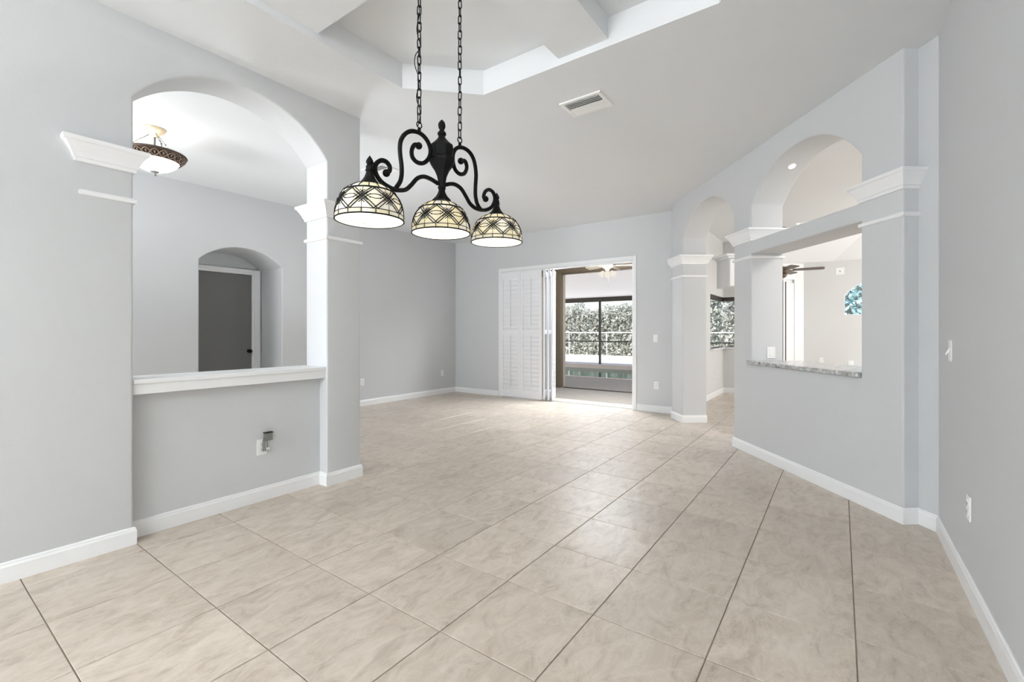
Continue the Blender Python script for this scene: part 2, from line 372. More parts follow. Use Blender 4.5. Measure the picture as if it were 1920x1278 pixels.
# ceiling with the octagonal tray
tx0, tx1, ty0, ty1, tc = -2.655, -0.115, 0.13, 2.725, 0.43
octo = [(tx0, ty0 + tc), (tx0 + tc, ty0), (tx1 - tc, ty0), (tx1, ty0 + tc), (tx1, ty1 - tc), (tx1 - tc, ty1), (tx0 + tc, ty1), (tx0, ty1 - tc)]
ZT = 3.235
mb = MB(); outer = [(-7.2, -6.4), (3.4, -6.4), (3.4, 9.0), (-0.6, 9.0), (-0.6, 10.2), (-2.05, 10.2), (-2.05, 7.19), (-7.2, 7.19)]
tr = tessellate_polygon([[Vector((*p, 0)) for p in outer], [Vector((*p, 0)) for p in octo]]); flat = outer + octo
mb.add([(x, y, H) for x, y in flat], [tuple(t) for t in tr])
mb.add([(x, y, H) for x, y in octo] + [(x, y, ZT) for x, y in octo], [(i, (i + 1) % 8, 8 + (i + 1) % 8, 8 + i) for i in range(8)] + [tuple(range(8, 16))])
mb.add([(x, y, 3.36) for x, y in outer], [tuple(range(8))])
mb.add([(x, y, H) for x, y in outer] + [(x, y, 3.36) for x, y in outer], [(i, (i + 1) % 8, 8 + (i + 1) % 8, 8 + i) for i in range(8)])
ceil = struct(mb.build('ceiling', M_CEIL))
bx, by, bw, zb = -1.382, 1.432, 0.182, 3.095
for nm, box in (('ceiling_beam', (bx - bw, bx + bw, ty0, ty1)), ('ceiling_beam', (tx0, bx - bw, by - bw, by + bw)), ('ceiling_beam', (bx + bw, tx1, by - bw, by + bw))):
    m_ = MB(); m_.box(*box, zb, ZT + 0.02); m_.build(nm, M_CEIL, ceil)

# arched partition between dining room and foyer
zs, zp = 2.592, 2.912
out = [(-6.4, 0), (YA, 0)] + list(reversed(arc(YA, YB, zs, zp))) + [(YB, 0), (YC, 0), (YC, H), (-6.4, H)]
wall2d('wall_left', M_WALL, (XL, 0), (0, 1), (-1, 0), TL, out, label='pale grey partition with an arched opening to the foyer', nose=0.014)
mb = MB(); mb.box(XL - 0.25, XL - 0.10, YA, YB, 0, 0.862); struct(mb.build('wall_half', M_WALL), 'pale grey half wall under the arch')
# white ledge cap on the half wall
cap = empty('ledge_cap', (XL - 0.17, (YA + YB) / 2, 0.862), 'white painted ledge capping the grey half wall in the left arch', 'ledge')
yl = (YB - YA) / 2 - 0.001
mb = MB(); mb.box(-0.16, 0.158, -yl, yl, 0.06, 0.088, ch=0.004); mb.build('cap_board', M_TRIM, cap)
mb = MB(); mb.box(-0.14, 0.146, -yl, yl, 0.0, 0.0595); mb.build('apron', M_TRIM, cap)

# foyer wall with arched niche, running on as the left wall of the living room
ny0, ny1 = 2.339, 3.378
out = [(-6.4, 0), (ny0, 0)] + list(reversed(arc(ny0, ny1, 2.137, 2.346))) + [(ny1, 0), (7.18, 0), (7.18, H), (-6.4, H)]
wall2d('wall_foyer', M_WALL, (XF, 0), (0, 1), (-1, 0), 0.64, out, label='grey wall of foyer and living room with an arched doorway', nose=0.014)
mb = MB(); mb.box(-7.30, -7.10, 1.6, 4.2, 0, 2.9); struct(mb.build('wall_niche', M_WALL), 'grey wall at the back of the arched niche')
# grey door in the niche
d = empty('door_1', (-7.085, 2.84, 0), 'dark grey flush door inside the small arched niche', None); struct(d)
mb = MB(); mb.box(-0.012, 0.004, -0.407, 0.407, 0.006, 2.065); slab = mb.build('door_slab', M_DOOR, d)
for y0, y1, z0, z1 in ((0.41, 0.465, 0, 2.13), (-0.465, -0.41, 0, 2.13), (-0.41, 0.41, 2.07, 2.13)):
    mb = MB(); mb.box(-0.012, 0.02, y0, y1, z0, z1); mb.build('jamb', M_TRIM, d)
for y0, y1, z0, z1 in ((0.435, 0.53, 0, 2.145), (-0.53, -0.435, 0, 2.145), (-0.435, 0.435, 2.10, 2.145)):
    mb = MB(); mb.box(-0.010, 0.034, y0, y1, z0, z1, ch=0.006); mb.build('casing', M_TRIM, d)
mb = MB(); mt = Matrix.Translation((0.004, 0.372, 0.95)) @ Matrix.Rotation(pi / 2, 4, 'Y')
mb.lathe([(0.026, 0), (0.026, 0.006), (0.011, 0.01), (0.011, 0.03), (0.026, 0.04), (0.028, 0.055), (0.018, 0.066)], 16, mt); kb = mb.build('door_knob', M_IRON, slab)

# back wall with the wide sliding-door opening
dx0, dx1, dz = -5.265, -2.66, 2.372
out = [(XF - 0.1, 0), (dx0, 0), (dx0, dz), (dx1, dz), (dx1, 0), (-1.85, 0), (-1.85, H), (XF - 0.1, H)]
wall2d('wall_back', M_WALL, (0, YBK), (1, 0), (0, 1), 0.2, out, label='pale grey back wall of the living room with a sliding door opening')
# diagonal kitchen partition: small arch (walk through), big arch over a pass-through
small = [(1.995, 0)] + list(reversed(arc(1.995, 3.269, 2.485, 2.845))) + [(3.269, 0)]
out = [(0, 0)] + small + [(3.63, 0), (3.63, H), (0, H)]
zbt, zbb, zct = 2.150, 2.018, 0.905
h1 = [(0.331, zct), (1.675, zct), (1.675, zbb), (0.331, zbb)]
h2 = [(0.331, zbt), (1.675, zbt)] + arc(0.331, 1.675, 2.492, 2.852)
wall2d('wall_kitchen', M_WALL, A, U, -N, TD, out, [h1, h2], 'diagonal grey partition with a small arch and a big arched pass-through', nose=0.014)
mb = MB(); mb.prism([D(3.63), D(3.60, -0.2), D(3.60, -TD), (-1.80, 7.2), (-2.03, 7.2), (-2.045, YBK)], 0, H); struct(mb.build('wall_corner', M_WALL, fix=True), 'grey corner pier by the back wall')
# setback wall and right wall
mb = MB(); e2 = (Q[0] - U.x * (qk + 0.3), Q[1] - U.y * (qk + 0.3))
w0 = Vector(Q) + U * 0.02; w1 = Vector(Q) - U * (qk + 0.02)
mb.prism([(w0.x, w0.y), (w1.x, w1.y), (w1.x - N.x * 0.15, w1.y - N.y * 0.15), (w0.x - N.x * 0.15, w0.y - N.y * 0.15)], 0, H)
struct(mb.build('wall_setback', M_WALL, fix=True), 'narrow grey wall set back beside the right wall')
mb = MB(); mb.box(XR, XR + 0.15, -6.4, QC[1], 0, H); struct(mb.build('wall_right', M_WALL), 'plain grey right wall of the dining room')
# wall behind the camera, and the outer walls of the other rooms
wall2d('wall_front', M_WALL, (0, -6.25), (1, 0), (0, -1), 0.15, [(-7.1, 0), (0.65, 0), (0.65, H), (-7.1, H)], label='grey front wall behind the viewer')
mb = MB(); mb.box(XR + 0.15, 3.4, 3.78, 3.93, 0, H); struct(mb.build('wall_kitchen_near', M_KWALL))
mb = MB(); mb.box(3.2, 3.4, 3.93, 12.2, 0, 3.5); struct(mb.build('wall_kitchen_right', M_KWALL))
# nook: mitred corner window
YN, XN = 10.06, -1.93
wall2d('wall_nook_left', M_KWALL, (XN, 0), (0, 1), (-1, 0), 0.12, [(7.0, 0), (YN + 0.12, 0), (YN + 0.12, 0.90), (8.92, 0.90), (8.92, 1.93), (YN + 0.12, 1.93), (YN + 0.12, H), (7.0, H)], label='beige breakfast nook wall with a low corner window')
wall2d('wall_nook_back', M_KWALL, (0, YN), (1, 0), (0, 1), 0.12, [(XN, 0), (-1.15, 0), (-1.15, H), (XN, H), (XN, 1.93), (-1.3, 1.93), (-1.3, 0.90), (XN, 0.90)])
wn2 = empty('window_2', (XN, YN, 0.90), 'mitred corner window of the breakfast nook', None); struct(wn2)
mb = MB(); mb.box(0.0, 0.06, -1.16, 0.0, 0, 0.02); mb.box(0.06, 0.63, -0.06, 0.0, 0, 0.02); mb.build('sill', M_TRIM, wn2)
mb = MB(); mb.box(-0.08, -0.03, -1.14, 0.06, 0.955, 1.028); mb.box(-0.03, 0.63, 0.03, 0.08, 0.955, 1.028); mb.build('head_rail', M_FRAME, wn2)
mb = MB(); mb.box(-0.075, -0.035, -1.14, 0.06, 0.0, 0.03); mb.box(-0.035, 0.63, 0.035, 0.075, 0.0, 0.03); mb.build('bottom_rail', M_FRAME, wn2)
mb = MB(); mb.box(-0.058, -0.052, -1.13, 0.05, 0.03, 0.955); mb.build('pane', M_GLASS, wn2)
mb = MB(); mb.box(-0.05, 0.62, 0.05, 0.056, 0.03, 0.955); mb.build('pane', M_GLASS, wn2)
# family room far walls
mb = MB(); mb.box(-1.27, -1.15, YN, 11.5, 0, 3.2); struct(mb.build('wall_family_left', M_KWALL))
mb = MB(); mb.prism([(-1.15, 11.5), (-0.652, 12.0), (-0.652, 12.17), (-1.27, 11.55)], 0, 3.2); struct(mb.build('wall_family_angle', M_TRIM), 'white angled wall beyond the pass-through')
wx0, wx1, wz0 = 0.075, 1.15, 1.587
out = [(-0.9, 0), (3.4, 0), (3.4, 3.5), (-0.9, 3.5)]
wall2d('wall_family_back', M_KWALL, (0, 12.0), (1, 0), (0, 1), 0.15, out, [[(wx0, wz0), (wx1, wz0)] + arc(wx0, wx1, 2.0, 2.3, 20)], 'light beige far wall seen through the pass-through')
mb = MB(); a_, b_, c_, d_ = (-1.6, 10.9, 2.735), (-0.13, 12.03, 2.74), (0.75, 10.2, 3.4), (-1.6, 9.0, 3.3)
mb.add([a_, b_, c_, d_, (3.4, 12.03, 2.74), (3.4, 10.2, 3.4), (3.4, 9.0, 3.4), (0.75, 9.0, 3.4), (-0.8, 12.03, 2.735), (-1.6, 12.03, 2.735)],
       [(0, 9, 8), (0, 8, 1), (0, 1, 2, 3), (1, 4, 5, 2), (2, 5, 6, 7), (3, 2, 7)])
mb.add([(-1.6, 9.0, H), (3.4, 9.0, H), (3.4, 9.0, 3.5), (-1.6, 9.0, 3.5)], [(0, 1, 2, 3)])
struct(mb.build('ceiling_family', M_TRIM), 'white vaulted ceiling beyond the pass-through')
w3 = empty('window_3', ((wx0 + wx1) / 2, 12.05, wz0), 'arched window high on the far beige wall', None); struct(w3)
hw = (wx1 - wx0) / 2
lp = [(-hw, 0), (hw, 0)] + [(s, z) for s, z in arc(-hw, hw, 2.0 - wz0, 2.3 - wz0, 20)]
mb = MB(); mb.tube([(s, 0, z) for s, z in lp], 0.016, 6, True); mb.tube([(0, 0, 0), (0, 0, 0.7)], 0.012, 6); mb.build('window_frame', M_TRIM, w3)
mb = MB(); mb.add([(s * .98, 0.004, z * .98 + .005) for s, z in lp] + [(s * .98, 0.01, z * .98 + .005) for s, z in lp], [tuple(range(len(lp))), tuple(reversed(range(len(lp), 2 * len(lp))))]); mb.build('pane', M_GLASS, w3)

# ------------------------------------------------------------------ baseboards, capitals, bands
BP = [(0, 0), (0.013, 0), (0.013, 0.078), (0.009, 0.088), (0.009, 0.094), (0.004, 0.101), (0, 0.101)]
sweep('baseboard_left', M_TRIM, [(XL, -6.2), (XL, YA), (XL - 0.1, YA), (XL - 0.1, YB), (XL, YB), (XL, YC), (XL - TL, YC), (XL - TL, YB)], BP)
sweep('baseboard_living', M_TRIM, [(XF, ny1), (XF, YBK), (-5.33, YBK)], BP)
sweep('baseboard_back', M_TRIM, [(-2.598, YBK), (-2.045, YBK), D(3.63), D(3.269), D(3.269, -TD)], BP)
sweep('baseboard_right', M_TRIM, [D(1.995, -TD), D(1.995), D(0), Q, QC, (XR, -6.2)], BP)
sweep('baseboard_nook', M_TRIM, [(XN, 7.3), (XN, YN), (-1.15, YN), (-1.15, 11.5)], BP)
CP = [(0, 2.148), (0.009, 2.148), (0.012, 2.154), (0.012, 2.168), (0.019, 2.171), (0.021, 2.180), (0.026, 2.194), (0.036, 2.214), (0.048, 2.233), (0.054, 2.243), (0.060, 2.246), (0.065, 2.254), (0.065, 2.269), (0, 2.269)]
BD = [(0, 1.972), (0.009, 1.974), (0.013, 1.980), (0.013, 1.994), (0.009, 2.000), (0, 2.002)]
paths = [
    ([(XL - 0.09, 0.632), (XL, 0.632), (XL, YA), (XL - TL, YA), (XL - TL, 0.632), (XL - TL + 0.09, 0.632)], False, 'on the left pier of the foyer arch'),
    ([(XL, YB), (XL, YC), (XL - TL, YC), (XL - TL, YB)], True, 'around the column right of the foyer arch'),
    ([(-2.045, YBK), D(3.63), D(3.269), D(3.269, -TD), D(3.55, -TD)], False, 'on the pier left of the small kitchen arch'),
    ([D(1.995), D(1.675), D(1.675, -TD), D(1.995, -TD)], True, 'around the pier between the two kitchen arches'),
    ([D(0.331, -TD), D(0.331), D(0), D(0, -0.103)], False, 'on the pier right of the big pass-through'),
]
tn = 1
for p, cl, where in paths:
    sweep('trim_%d' % tn, M_TRIM, p, CP, cl, 'white crown capital ' + where); tn += 1
    pb = p
    if tn == 2: pb = [(XL - 0.09, 0.652)] + [(XL, 0.652)] + p[2:4] + [(XL - TL, 0.652), (XL - TL + 0.09, 0.652)]
    sweep('trim_%d' % tn, M_TRIM, pb, BD, cl, 'thin white band ' + where); tn += 1
# casing of the sliding door opening
for x0, x1, z0, z1 in ((dx0 - 0.06, dx0, 0, dz + 0.062), (dx1, dx1 + 0.06, 0, dz + 0.062), (dx0, dx1, dz, dz + 0.062)):
    mb = MB(); mb.box(x0, x1, YBK - 0.018, YBK, z0, z1, ch=0.004); struct(mb.build('trim_%d' % tn, M_TRIM), 'white casing board of the sliding door opening'); tn += 1
for x0, x1, z0, z1 in ((dx0, dx0 + 0.012, 0, dz), (dx1 - 0.012, dx1, 0, dz), (dx0 + 0.012, dx1 - 0.012, dz - 0.012, dz)):
    mb = MB(); mb.box(x0, x1, YBK - 0.005, YBK + 0.2, z0, z1); struct(mb.build('trim_%d' % tn, M_TRIM), 'white lining board of the sliding door opening'); tn += 1

# ------------------------------------------------------------------ granite pass-through counter
ct = MB(); loop = [D(0.345, 0.03), D(1.72, 0.03), D(1.735, 0.015), D(1.735, 0.002), D(1.672, 0.002), D(1.672, -TD - 0.18), D(0.334, -TD - 0.18), D(0.334, 0.02)]
ct.prism(list(reversed(loop)), 0.906, 0.941); co = ct.build('granite_counter', M_GRANITE, fix=True); bevel(co, 0.006, 2)
tag(co, 'speckled grey granite slab on the sill of the kitchen pass-through', 'countertop')

# ------------------------------------------------------------------ wall plates
def plate(name, label, cat, p, nrm, kind, group=None, w=0.07, h=0.116):
    """p centre on the wall, nrm outward plan normal"""
    rz = atan2(nrm[0], -nrm[1])
    e = empty(name, p, label, cat, rz, group)          # local -Y is outward
    mb = MB(); mb.box(-w / 2, w / 2, -0.007, 0, -h / 2, h / 2, ch=0.0025); mb.build('plate', M_WHITE, e)
    if kind == 'outlet':
        for s in (-1, 1):
            mb = MB(); mb.box(-0.017, 0.017, -0.0095, -0.006, s * 0.0195 - 0.0145, s * 0.0195 + 0.0145, ch=0.003); so = mb.build('socket', M_WHITE, e)
            mb = MB()
            for x in (-0.007, 0.007): mb.box(x - 0.0013, x + 0.0013, -0.0101, -0.0085, s * 0.0195 - 0.003, s * 0.0195 + 0.007)
            mb.box(-0.0025, 0.0025, -0.0101, -0.0085, s * 0.0195 - 0.011, s * 0.0195 - 0.006); mb.build('slots', M_DARK, so)
    elif kind == 'rocker':
        mb = MB(); mb.box(-0.017, 0.017, -0.009, -0.006, -0.034, 0.034); mb.build('bezel', M_WHITE, e)
        mb = MB(); mb.add([(-0.0145, -0.0088, 0.031), (0.0145, -0.0088, 0.031), (0.0145, -0.0088, -0.031), (-0.0145, -0.0088, -0.031), (-0.0145, -0.013, -0.031), (0.0145, -0.013, -0.031)],
                          [(0, 1, 5, 4), (0, 4, 3), (1, 2, 5), (3, 4, 5, 2)]); mb.build('rocker', M_WHITE, e)
    elif kind == 'toggle':
        mb = MB(); mb.add([(-0.005, -0.006, -0.004), (0.005, -0.006, -0.004), (0.005, -0.006, 0.02), (-0.005, -0.006, 0.02), (-0.004, -0.022, -0.026), (0.004, -0.022, -0.026), (0.004, -0.024, -0.02), (-0.004, -0.024, -0.02)],
                          [(0, 1, 5, 4), (1, 2, 6, 5), (2, 3, 7, 6), (3, 0, 4, 7), (4, 5, 6, 7)]); mb.build('toggle', M_WHITE, e)
    elif kind == 'jack':
        mb = MB(); mt = Matrix.Rotation(pi / 2, 4, 'X'); mb.lathe([(0.009, 0.005), (0.009, 0.014), (0.006, 0.014)], 12, mt); mb.build('jack', M_DARK, e)
    elif kind == 'round':
        mb = MB(); mt = Matrix.Rotation(pi / 2, 4, 'X'); mb.lathe([(0.03, 0.005), (0.03, 0.012), (0.022, 0.014)], 16, mt); mb.build('knockout', M_WHITE, e)
    return e
plate('light_switch', 'white rocker switch on the back wall right of the sliding door', 'switch', (-2.30, YBK, 1.132), (0, -1), 'rocker')
plate('wall_outlet', 'white duplex outlet low on the back wall under the rocker switch', 'outlet', (-2.29, YBK, 0.410), (0, -1), 'outlet')
plate('wall_outlet', 'white outlet low on the living room left wall near the far corner', 'outlet', (XF, 6.60, 0.409), (1, 0), 'outlet')
plate('wall_outlet', 'white outlet low on the living room left wall beside the column edge', 'outlet', (XF, 4.72, 0.400), (1, 0), 'outlet')
hwo = plate('wall_outlet', 'white outlet on the half wall with a grey adapter hanging on it', 'outlet', (XL - 0.10, 1.645, 0.392), (1, 0), 'outlet')
pj = Vector((D(1.675)[0], D(1.675)[1])) - N * 0.206
plate('light_switch', 'wide white switch plate in the pass-through jamb above the granite', 'switch', (pj.x, pj.y, 1.022), (-U.x, -U.y), 'rocker', w=0.085)
plate('light_switch', 'white toggle switch plate on the right wall', 'switch', (XR, 3.426, 1.128), (-1, 0), 'toggle')
plate('wall_outlet', 'white outlet low on the right wall below the toggle switch', 'outlet', (XR, 2.984, 0.407), (-1, 0), 'outlet')
plate('cable_plate', 'square white plate with a dark jack high on the far beige wall', 'wall plate', (0.001, 12.0, 2.525), (0, -1), 'jack', w=0.15, h=0.15)
plate('wall_outlet', 'white outlet low on the far beige wall left of the round plate', 'outlet', (-0.329, 12.0, 0.615), (0, -1), 'outlet')
plate('round_plate', 'small white plate with a round cover on the far beige wall', 'wall plate', (0.184, 12.0, 0.577), (0, -1), 'round', w=0.1, h=0.1)
plate('wall_outlet', 'white outlet low on the beige nook wall seen through the small arch', 'outlet', (XN, 9.5, 0.414), (1, 0), 'outlet')
# grey adapter hooked over that outlet, with its folded cord
ad = empty('power_adapter', (XL - 0.088, 1.655, 0.43), 'grey power adapter with a folded cord hanging from the half wall outlet', 'adapter')
mb = MB(); mb.box(-0.002, 0.028, -0.002, 0.052, 0.008, 0.062, ch=0.003); mb.build('adapter_body', M_CHROME, ad)
mb = MB(); mb.box(-0.004, 0.032, -0.004, 0.054, 0.062, 0.067); mb.build('lid', M_IRON, ad)
for k, yy in enumerate((-0.012, 0.0, 0.016)):
    mb = MB(); mb.tube([(0.012, 0.004 + yy * .6, 0.03), (0.014, yy, 0.0), (0.012, yy + 0.002, -0.04), (0.008, yy + 0.008, -0.068)], 0.0042, 6); mb.build('cord', M_CHROME, ad)
mb = MB(); mb.box(0.0, 0.022, 0.014, 0.034, -0.062, -0.046, ch=0.002); mb.build('plug', M_WHITE, ad)

# ------------------------------------------------------------------ ceiling vents
def vent(x, y, label):
    e = empty('ceiling_vent', (x, y, H), label, 'vent', 0, 'ceiling air vents')
    w, h = 0.175, 0.13
    mb = MB()
    for b in ((-w, w, -h, -h + 0.028), (-w, w, h - 0.028, h), (-w, -w + 0.028, -h + 0.028, h - 0.028), (w - 0.028, w, -h + 0.028, h - 0.028)): mb.box(*b, -0.012, 0)
    mb.build('frame', M_WHITE, e)
    mb = MB(); mb.box(-w + 0.028, w - 0.028, -h + 0.028, h - 0.028, -0.002, -0.0005); mb.build('backing', M_DARK, e)
    for k in range(8):
        yy = -h + 0.04 + k * (2 * h - 0.08) / 7; s = 1 if k < 4 else -1
        mb = MB(); mt = Matrix.Translation((0, yy, -0.010)) @ Matrix.Rotation(s * radians(52 if s > 0 else 30), 4, 'X')
        mb.box(-w + 0.03, w - 0.03, -0.011, 0.011, -0.0008, 0.0008, mt); mb.build('slat', M_WHITE, e)
    return e
vent(-1.645, 3.312, 'white slatted ceiling vent right of the chandelier chains')
vent(-4.19, 3.305, 'white slatted ceiling vent partly behind the chandelier scroll')

# ------------------------------------------------------------------ downlight in the big arch soffit
def on_arch(s, depth):
    w = (1.675 - 0.331) / 2; r = 0.36; R = (w * w + r * r) / (2 * r); cc = (1.675 + 0.331) / 2; zc = 2.852 - R
    z = zc + sqrt(R * R - (s - cc) ** 2); p = A + U * s - N * depth; nrm = Vector((U.x * (cc - s) / R, U.y * (cc - s) / R, -(z - zc) / R)); return Vector((p.x, p.y, z)), nrm
def downlight(s, depth, r, label):
    p, nr = on_arch(s, depth); e = bpy.data.objects.new('downlight', None); COL.objects.link(e); e.location = p + nr * 0.001; e.rotation_euler = nr.to_track_quat('Z', 'Y').to_euler()
    tag(e, label, 'downlight')
    mb = MB(); mb.lathe([(r, 0.0), (r, 0.004), (r * .8, 0.006)], 24, capb=False, capt=False); mb.build('trim_ring', M_WHITE, e)
    mb = MB(); mb.lathe([(r * .8, 0.0055), (r * .4, 0.007), (0.001, 0.0075)], 24, capb=False); mb.build('lens', M_CAN, e)
downlight(1.335, 0.19, 0.034, 'small round lit downlight set in the big arch soffit')

# ------------------------------------------------------------------ upper cabinet and low bench beyond
r1 = FWD + RGT * ((1344 - 960) / FPX); pc = r1 * 6.7
ub = empty('upper_cabinet', (pc.x, pc.y, 1.86), 'white wall cabinet with crown moulding glimpsed through the small arch', 'cabinet', atan2(-N.y, -N.x))
mb = MB(); mb.box(0, 0.55, -0.33, 0, 0, 0.40); mb.build('body', M_KWALL, ub)
mb = MB(); mb.box(0.01, 0.54, -0.348, -0.332, 0.01, 0.38, ch=0.004); mb.build('door', M_WHITE, ub)
mb = MB(); mb.box(-0.02, 0.57, -0.35, 0.02, 0.40, 0.425, ch=0.006); mb.box(-0.05, 0.60, -0.38, 0.05, 0.425, 0.46, ch=0.01); mb.build('crown', M_TRIM, ub)
bn = empty('low_bench', (0.85, 11.77, 0), 'low white bench beneath the arched window on the far wall', 'bench')
mb = MB(); mb.box(-0.72, 0.72, -0.2, 0.2, 0.0, 0.46); mb.build('bench_base', M_TRIM, bn)
mb = MB(); mb.box(-0.74, 0.74, -0.22, 0.22, 0.46, 0.50, ch=0.008); mb.build('bench_top', M_TRIM, bn)
# white glazed door on the angled wall
ang = Vector((0.485, 0.5)).normalized()
dr = empty('door_2', (-0.93, 11.727, 0), 'white framed glass door on the angled white wall', None, atan2(ang.y, ang.x)); struct(dr)
dr.location = (-0.93 + 0.02 * ang.y, 11.727 - 0.02 * ang.x, 0)
mb = MB()
for x0, x1 in ((-0.27, -0.2), (-0.16, -0.12), (0.12, 0.2)): mb.box(x0, x1, -0.03, 0.0, 0, 2.38)
mb.box(-0.27, 0.2, -0.03, 0.0, 2.38, 2.45); mb.build('door_frame', M_TRIM, dr)
mb = MB(); mb.box(-0.12, -0.085, -0.026, -0.002, 0, 2.33); mb.box(-0.20, -0.16, -0.02, -0.002, 0, 2.33); mb.build('dark_reveal', M_FRAME, dr)
mb = MB(); mb.box(-0.08, 0.115, -0.02, -0.004, 0, 2.30); mb.build('door_panel', M_TRIM, dr)

# ------------------------------------------------------------------ bifold plantation shutters in the sliding door opening
sh = empty('bifold_shutter', (0, YBK - 0.035, 0), 'white louvred bifold shutter folded across the left half of the sliding door opening', 'shutter')
LW, LH = 0.452, 2.325
def leaf(mtx, louvers=True):
    mb = MB(); t = 0.014
    for x0, x1, z0, z1 in ((0, 0.05, 0, LH), (LW - 0.05, LW, 0, LH), (0.05, LW - 0.05, 0, 0.14), (0.05, LW - 0.05, 1.17, 1.25), (0.05, LW - 0.05, LH - 0.11, LH)):
        mb.box(x0 + 0.0005, x1 - 0.0005, -t, t, z0, z1)
    l = mb.build('shutter_leaf', M_SHUT, sh); l.matrix_local = mtx
    if louvers:
        for z0, z1 in ((0.14, 1.17), (1.25, LH - 0.11)):
            n = int((z1 - z0) / 0.076); st = (z1 - z0) / n
            for k in range(n):
                zc = z0 + st * (k + .5); mb = MB(); m2 = Matrix.Translation((LW / 2, 0, zc)) @ Matrix.Rotation(radians(-74), 4, 'X')
                hw_ = LW / 2 - 0.053
                mb.add([(-hw_, -0.042, 0), (-hw_, 0, 0.005), (-hw_, 0.042, 0), (-hw_, 0, -0.005), (hw_, -0.042, 0), (hw_, 0, 0.005), (hw_, 0.042, 0), (hw_, 0, -0.005)],
                       [(0, 1, 5, 4), (1, 2, 6, 5), (2, 3, 7, 6), (3, 0, 4, 7), (0, 3, 2, 1), (4, 5, 6, 7)], False, m2); mb.build('louver', M_SHUT, l)
            mb = MB(); mb.box(LW / 2 - 0.006, LW / 2 + 0.006, -0.034, -0.022, z0 + 0.05, z1 - 0.03); mb.build('tilt_rod', M_SHUT, l)
    return l
zs0 = 0.018
leaf(Matrix.Translation((-5.243, 0, zs0))); leaf(Matrix.Translation((-4.788, 0, zs0)))
fa = Vector((-0.42, 0.907)); ra = atan2(fa.y, fa.x)
for px in (-4.30, -4.21, -4.125):
    leaf(Matrix.Translation((px, 0.02, zs0)) @ Matrix.Rotation(ra, 4, 'Z'), False if px != -4.125 else True)
mb = MB(); mb.lathe([(0.012, 0), (0.012, 0.012), (0.008, 0.02)], 12, Matrix.Translation((-4.085, 0.03, 1.0)) @ Matrix.Rotation(pi / 2, 4, 'X')); mb.build('knob', M_WHITE, sh)
mb = MB(); mb.box(dx0 + 0.013, dx1 - 0.013, -0.02, 0.03, dz - 0.027, dz - 0.0125); mb.build('top_track', M_TRIM, sh)
# door track
mb = MB(); mb.box(dx0 + 0.013, dx1 - 0.013, YBK + 0.03, YBK + 0.19, -0.004, 0.012); struct(mb.build('threshold', M_GALV), 'pale metal sill of the sliding door')

# ------------------------------------------------------------------ island chandelier
CE = Vector((0.092, 0.996)).normalized(); CZ = 0.0
ch = empty('island_chandelier', (-1.381, 1.411, 0), 'black wrought iron island chandelier with three stained glass dome shades on two chains', 'chandelier', atan2(CE.y, CE.x))
ch.location.z = 0.0
def smooth_pts(p, n=5):
    out = []; q = [p[0]] + p + [p[-1]]
    for i in range(1, len(q) - 2):
        for k in range(n):
            t = k / n; a, b, c2, d2 = (Vector(q[i + j]) for j in (-1, 0, 1, 2))
            out.append(0.5 * ((2 * b) + (-a + c2) * t + (2 * a - 5 * b + 4 * c2 - d2) * t * t + (-a + 3 * b - 3 * c2 + d2) * t ** 3))
    out.append(Vector(p[-1])); return out
UL = [(-0.1217, 1.9865), (-0.1421, 1.9849), (-0.1564, 1.9594), (-0.1536, 1.9321), (-0.1305, 1.9175), (-0.098, 1.9232), (-0.0707, 1.9512), (-0.0615, 1.9855), (-0.0738, 2.0157), (-0.098, 2.0345), (-0.1275, 2.0401), (-0.1621, 2.0325), (-0.1902, 2.0116), (-0.2078, 1.9829), (-0.2133, 1.9514), (-0.2111, 1.92), (-0.2056, 1.8849), (-0.2051, 1.8483), (-0.2122, 1.819), (-0.2311, 1.7900)]
LLo = [(-0.0208, 1.8576), (-0.0615, 1.8671), (-0.098, 1.8675), (-0.1305, 1.8511), (-0.1593, 1.8181), (-0.1846, 1.7943), (-0.2122, 1.7847), (-0.2444, 1.7816), (-0.2861, 1.7918), (-0.3114, 1.8097), (-0.3238, 1.8349), (-0.3189, 1.8581), (-0.2988, 1.8769), (-0.2758, 1.8789), (-0.2602, 1.8654), (-0.2613, 1.8472), (-0.2748, 1.8355)]
UR = [(0.1096, 1.9899), (0.1345, 1.9969), (0.1453, 1.971), (0.1309, 1.9409), (0.1026, 1.9309), (0.075, 1.9442), (0.0627, 1.9792), (0.0668, 2.0162), (0.0887, 2.0423), (0.1238, 2.053), (0.1598, 2.0465), (0.1855, 2.0247), (0.199, 1.991), (0.2042, 1.9494), (0.2005, 1.9), (0.2005, 1.857), (0.2118, 1.8218), (0.2347, 1.8000)]
LR = [(0.0147, 1.8603), (0.0512, 1.8742), (0.0818, 1.8766), (0.1132, 1.866), (0.1417, 1.8385), (0.1671, 1.8123), (0.2042, 1.7986), (0.258, 1.8014), (0.3057, 1.8249), (0.3302, 1.8637), (0.322, 1.8956), (0.2936, 1.9058), (0.2658, 1.891), (0.2541, 1.8636), (0.2674, 1.8556)]
for pts, endfirst in ((UL, True), (LLo, False), (UR, True), (LR, False)):
    sp = smooth_pts([(u, 0, z) for u, z in pts]); mb = MB(); mb.tube(sp, 0.0088, 10)
    e_ = sp[0] if endfirst else sp[-1]; mb.sphere(e_, 0.0145, 8)
    mb.build('scroll_arm', M_IRON, ch)
k = 0.000505
def zz(y): return 2.1358 - (y - 105) * (2.1358 - 1.7852) / 705
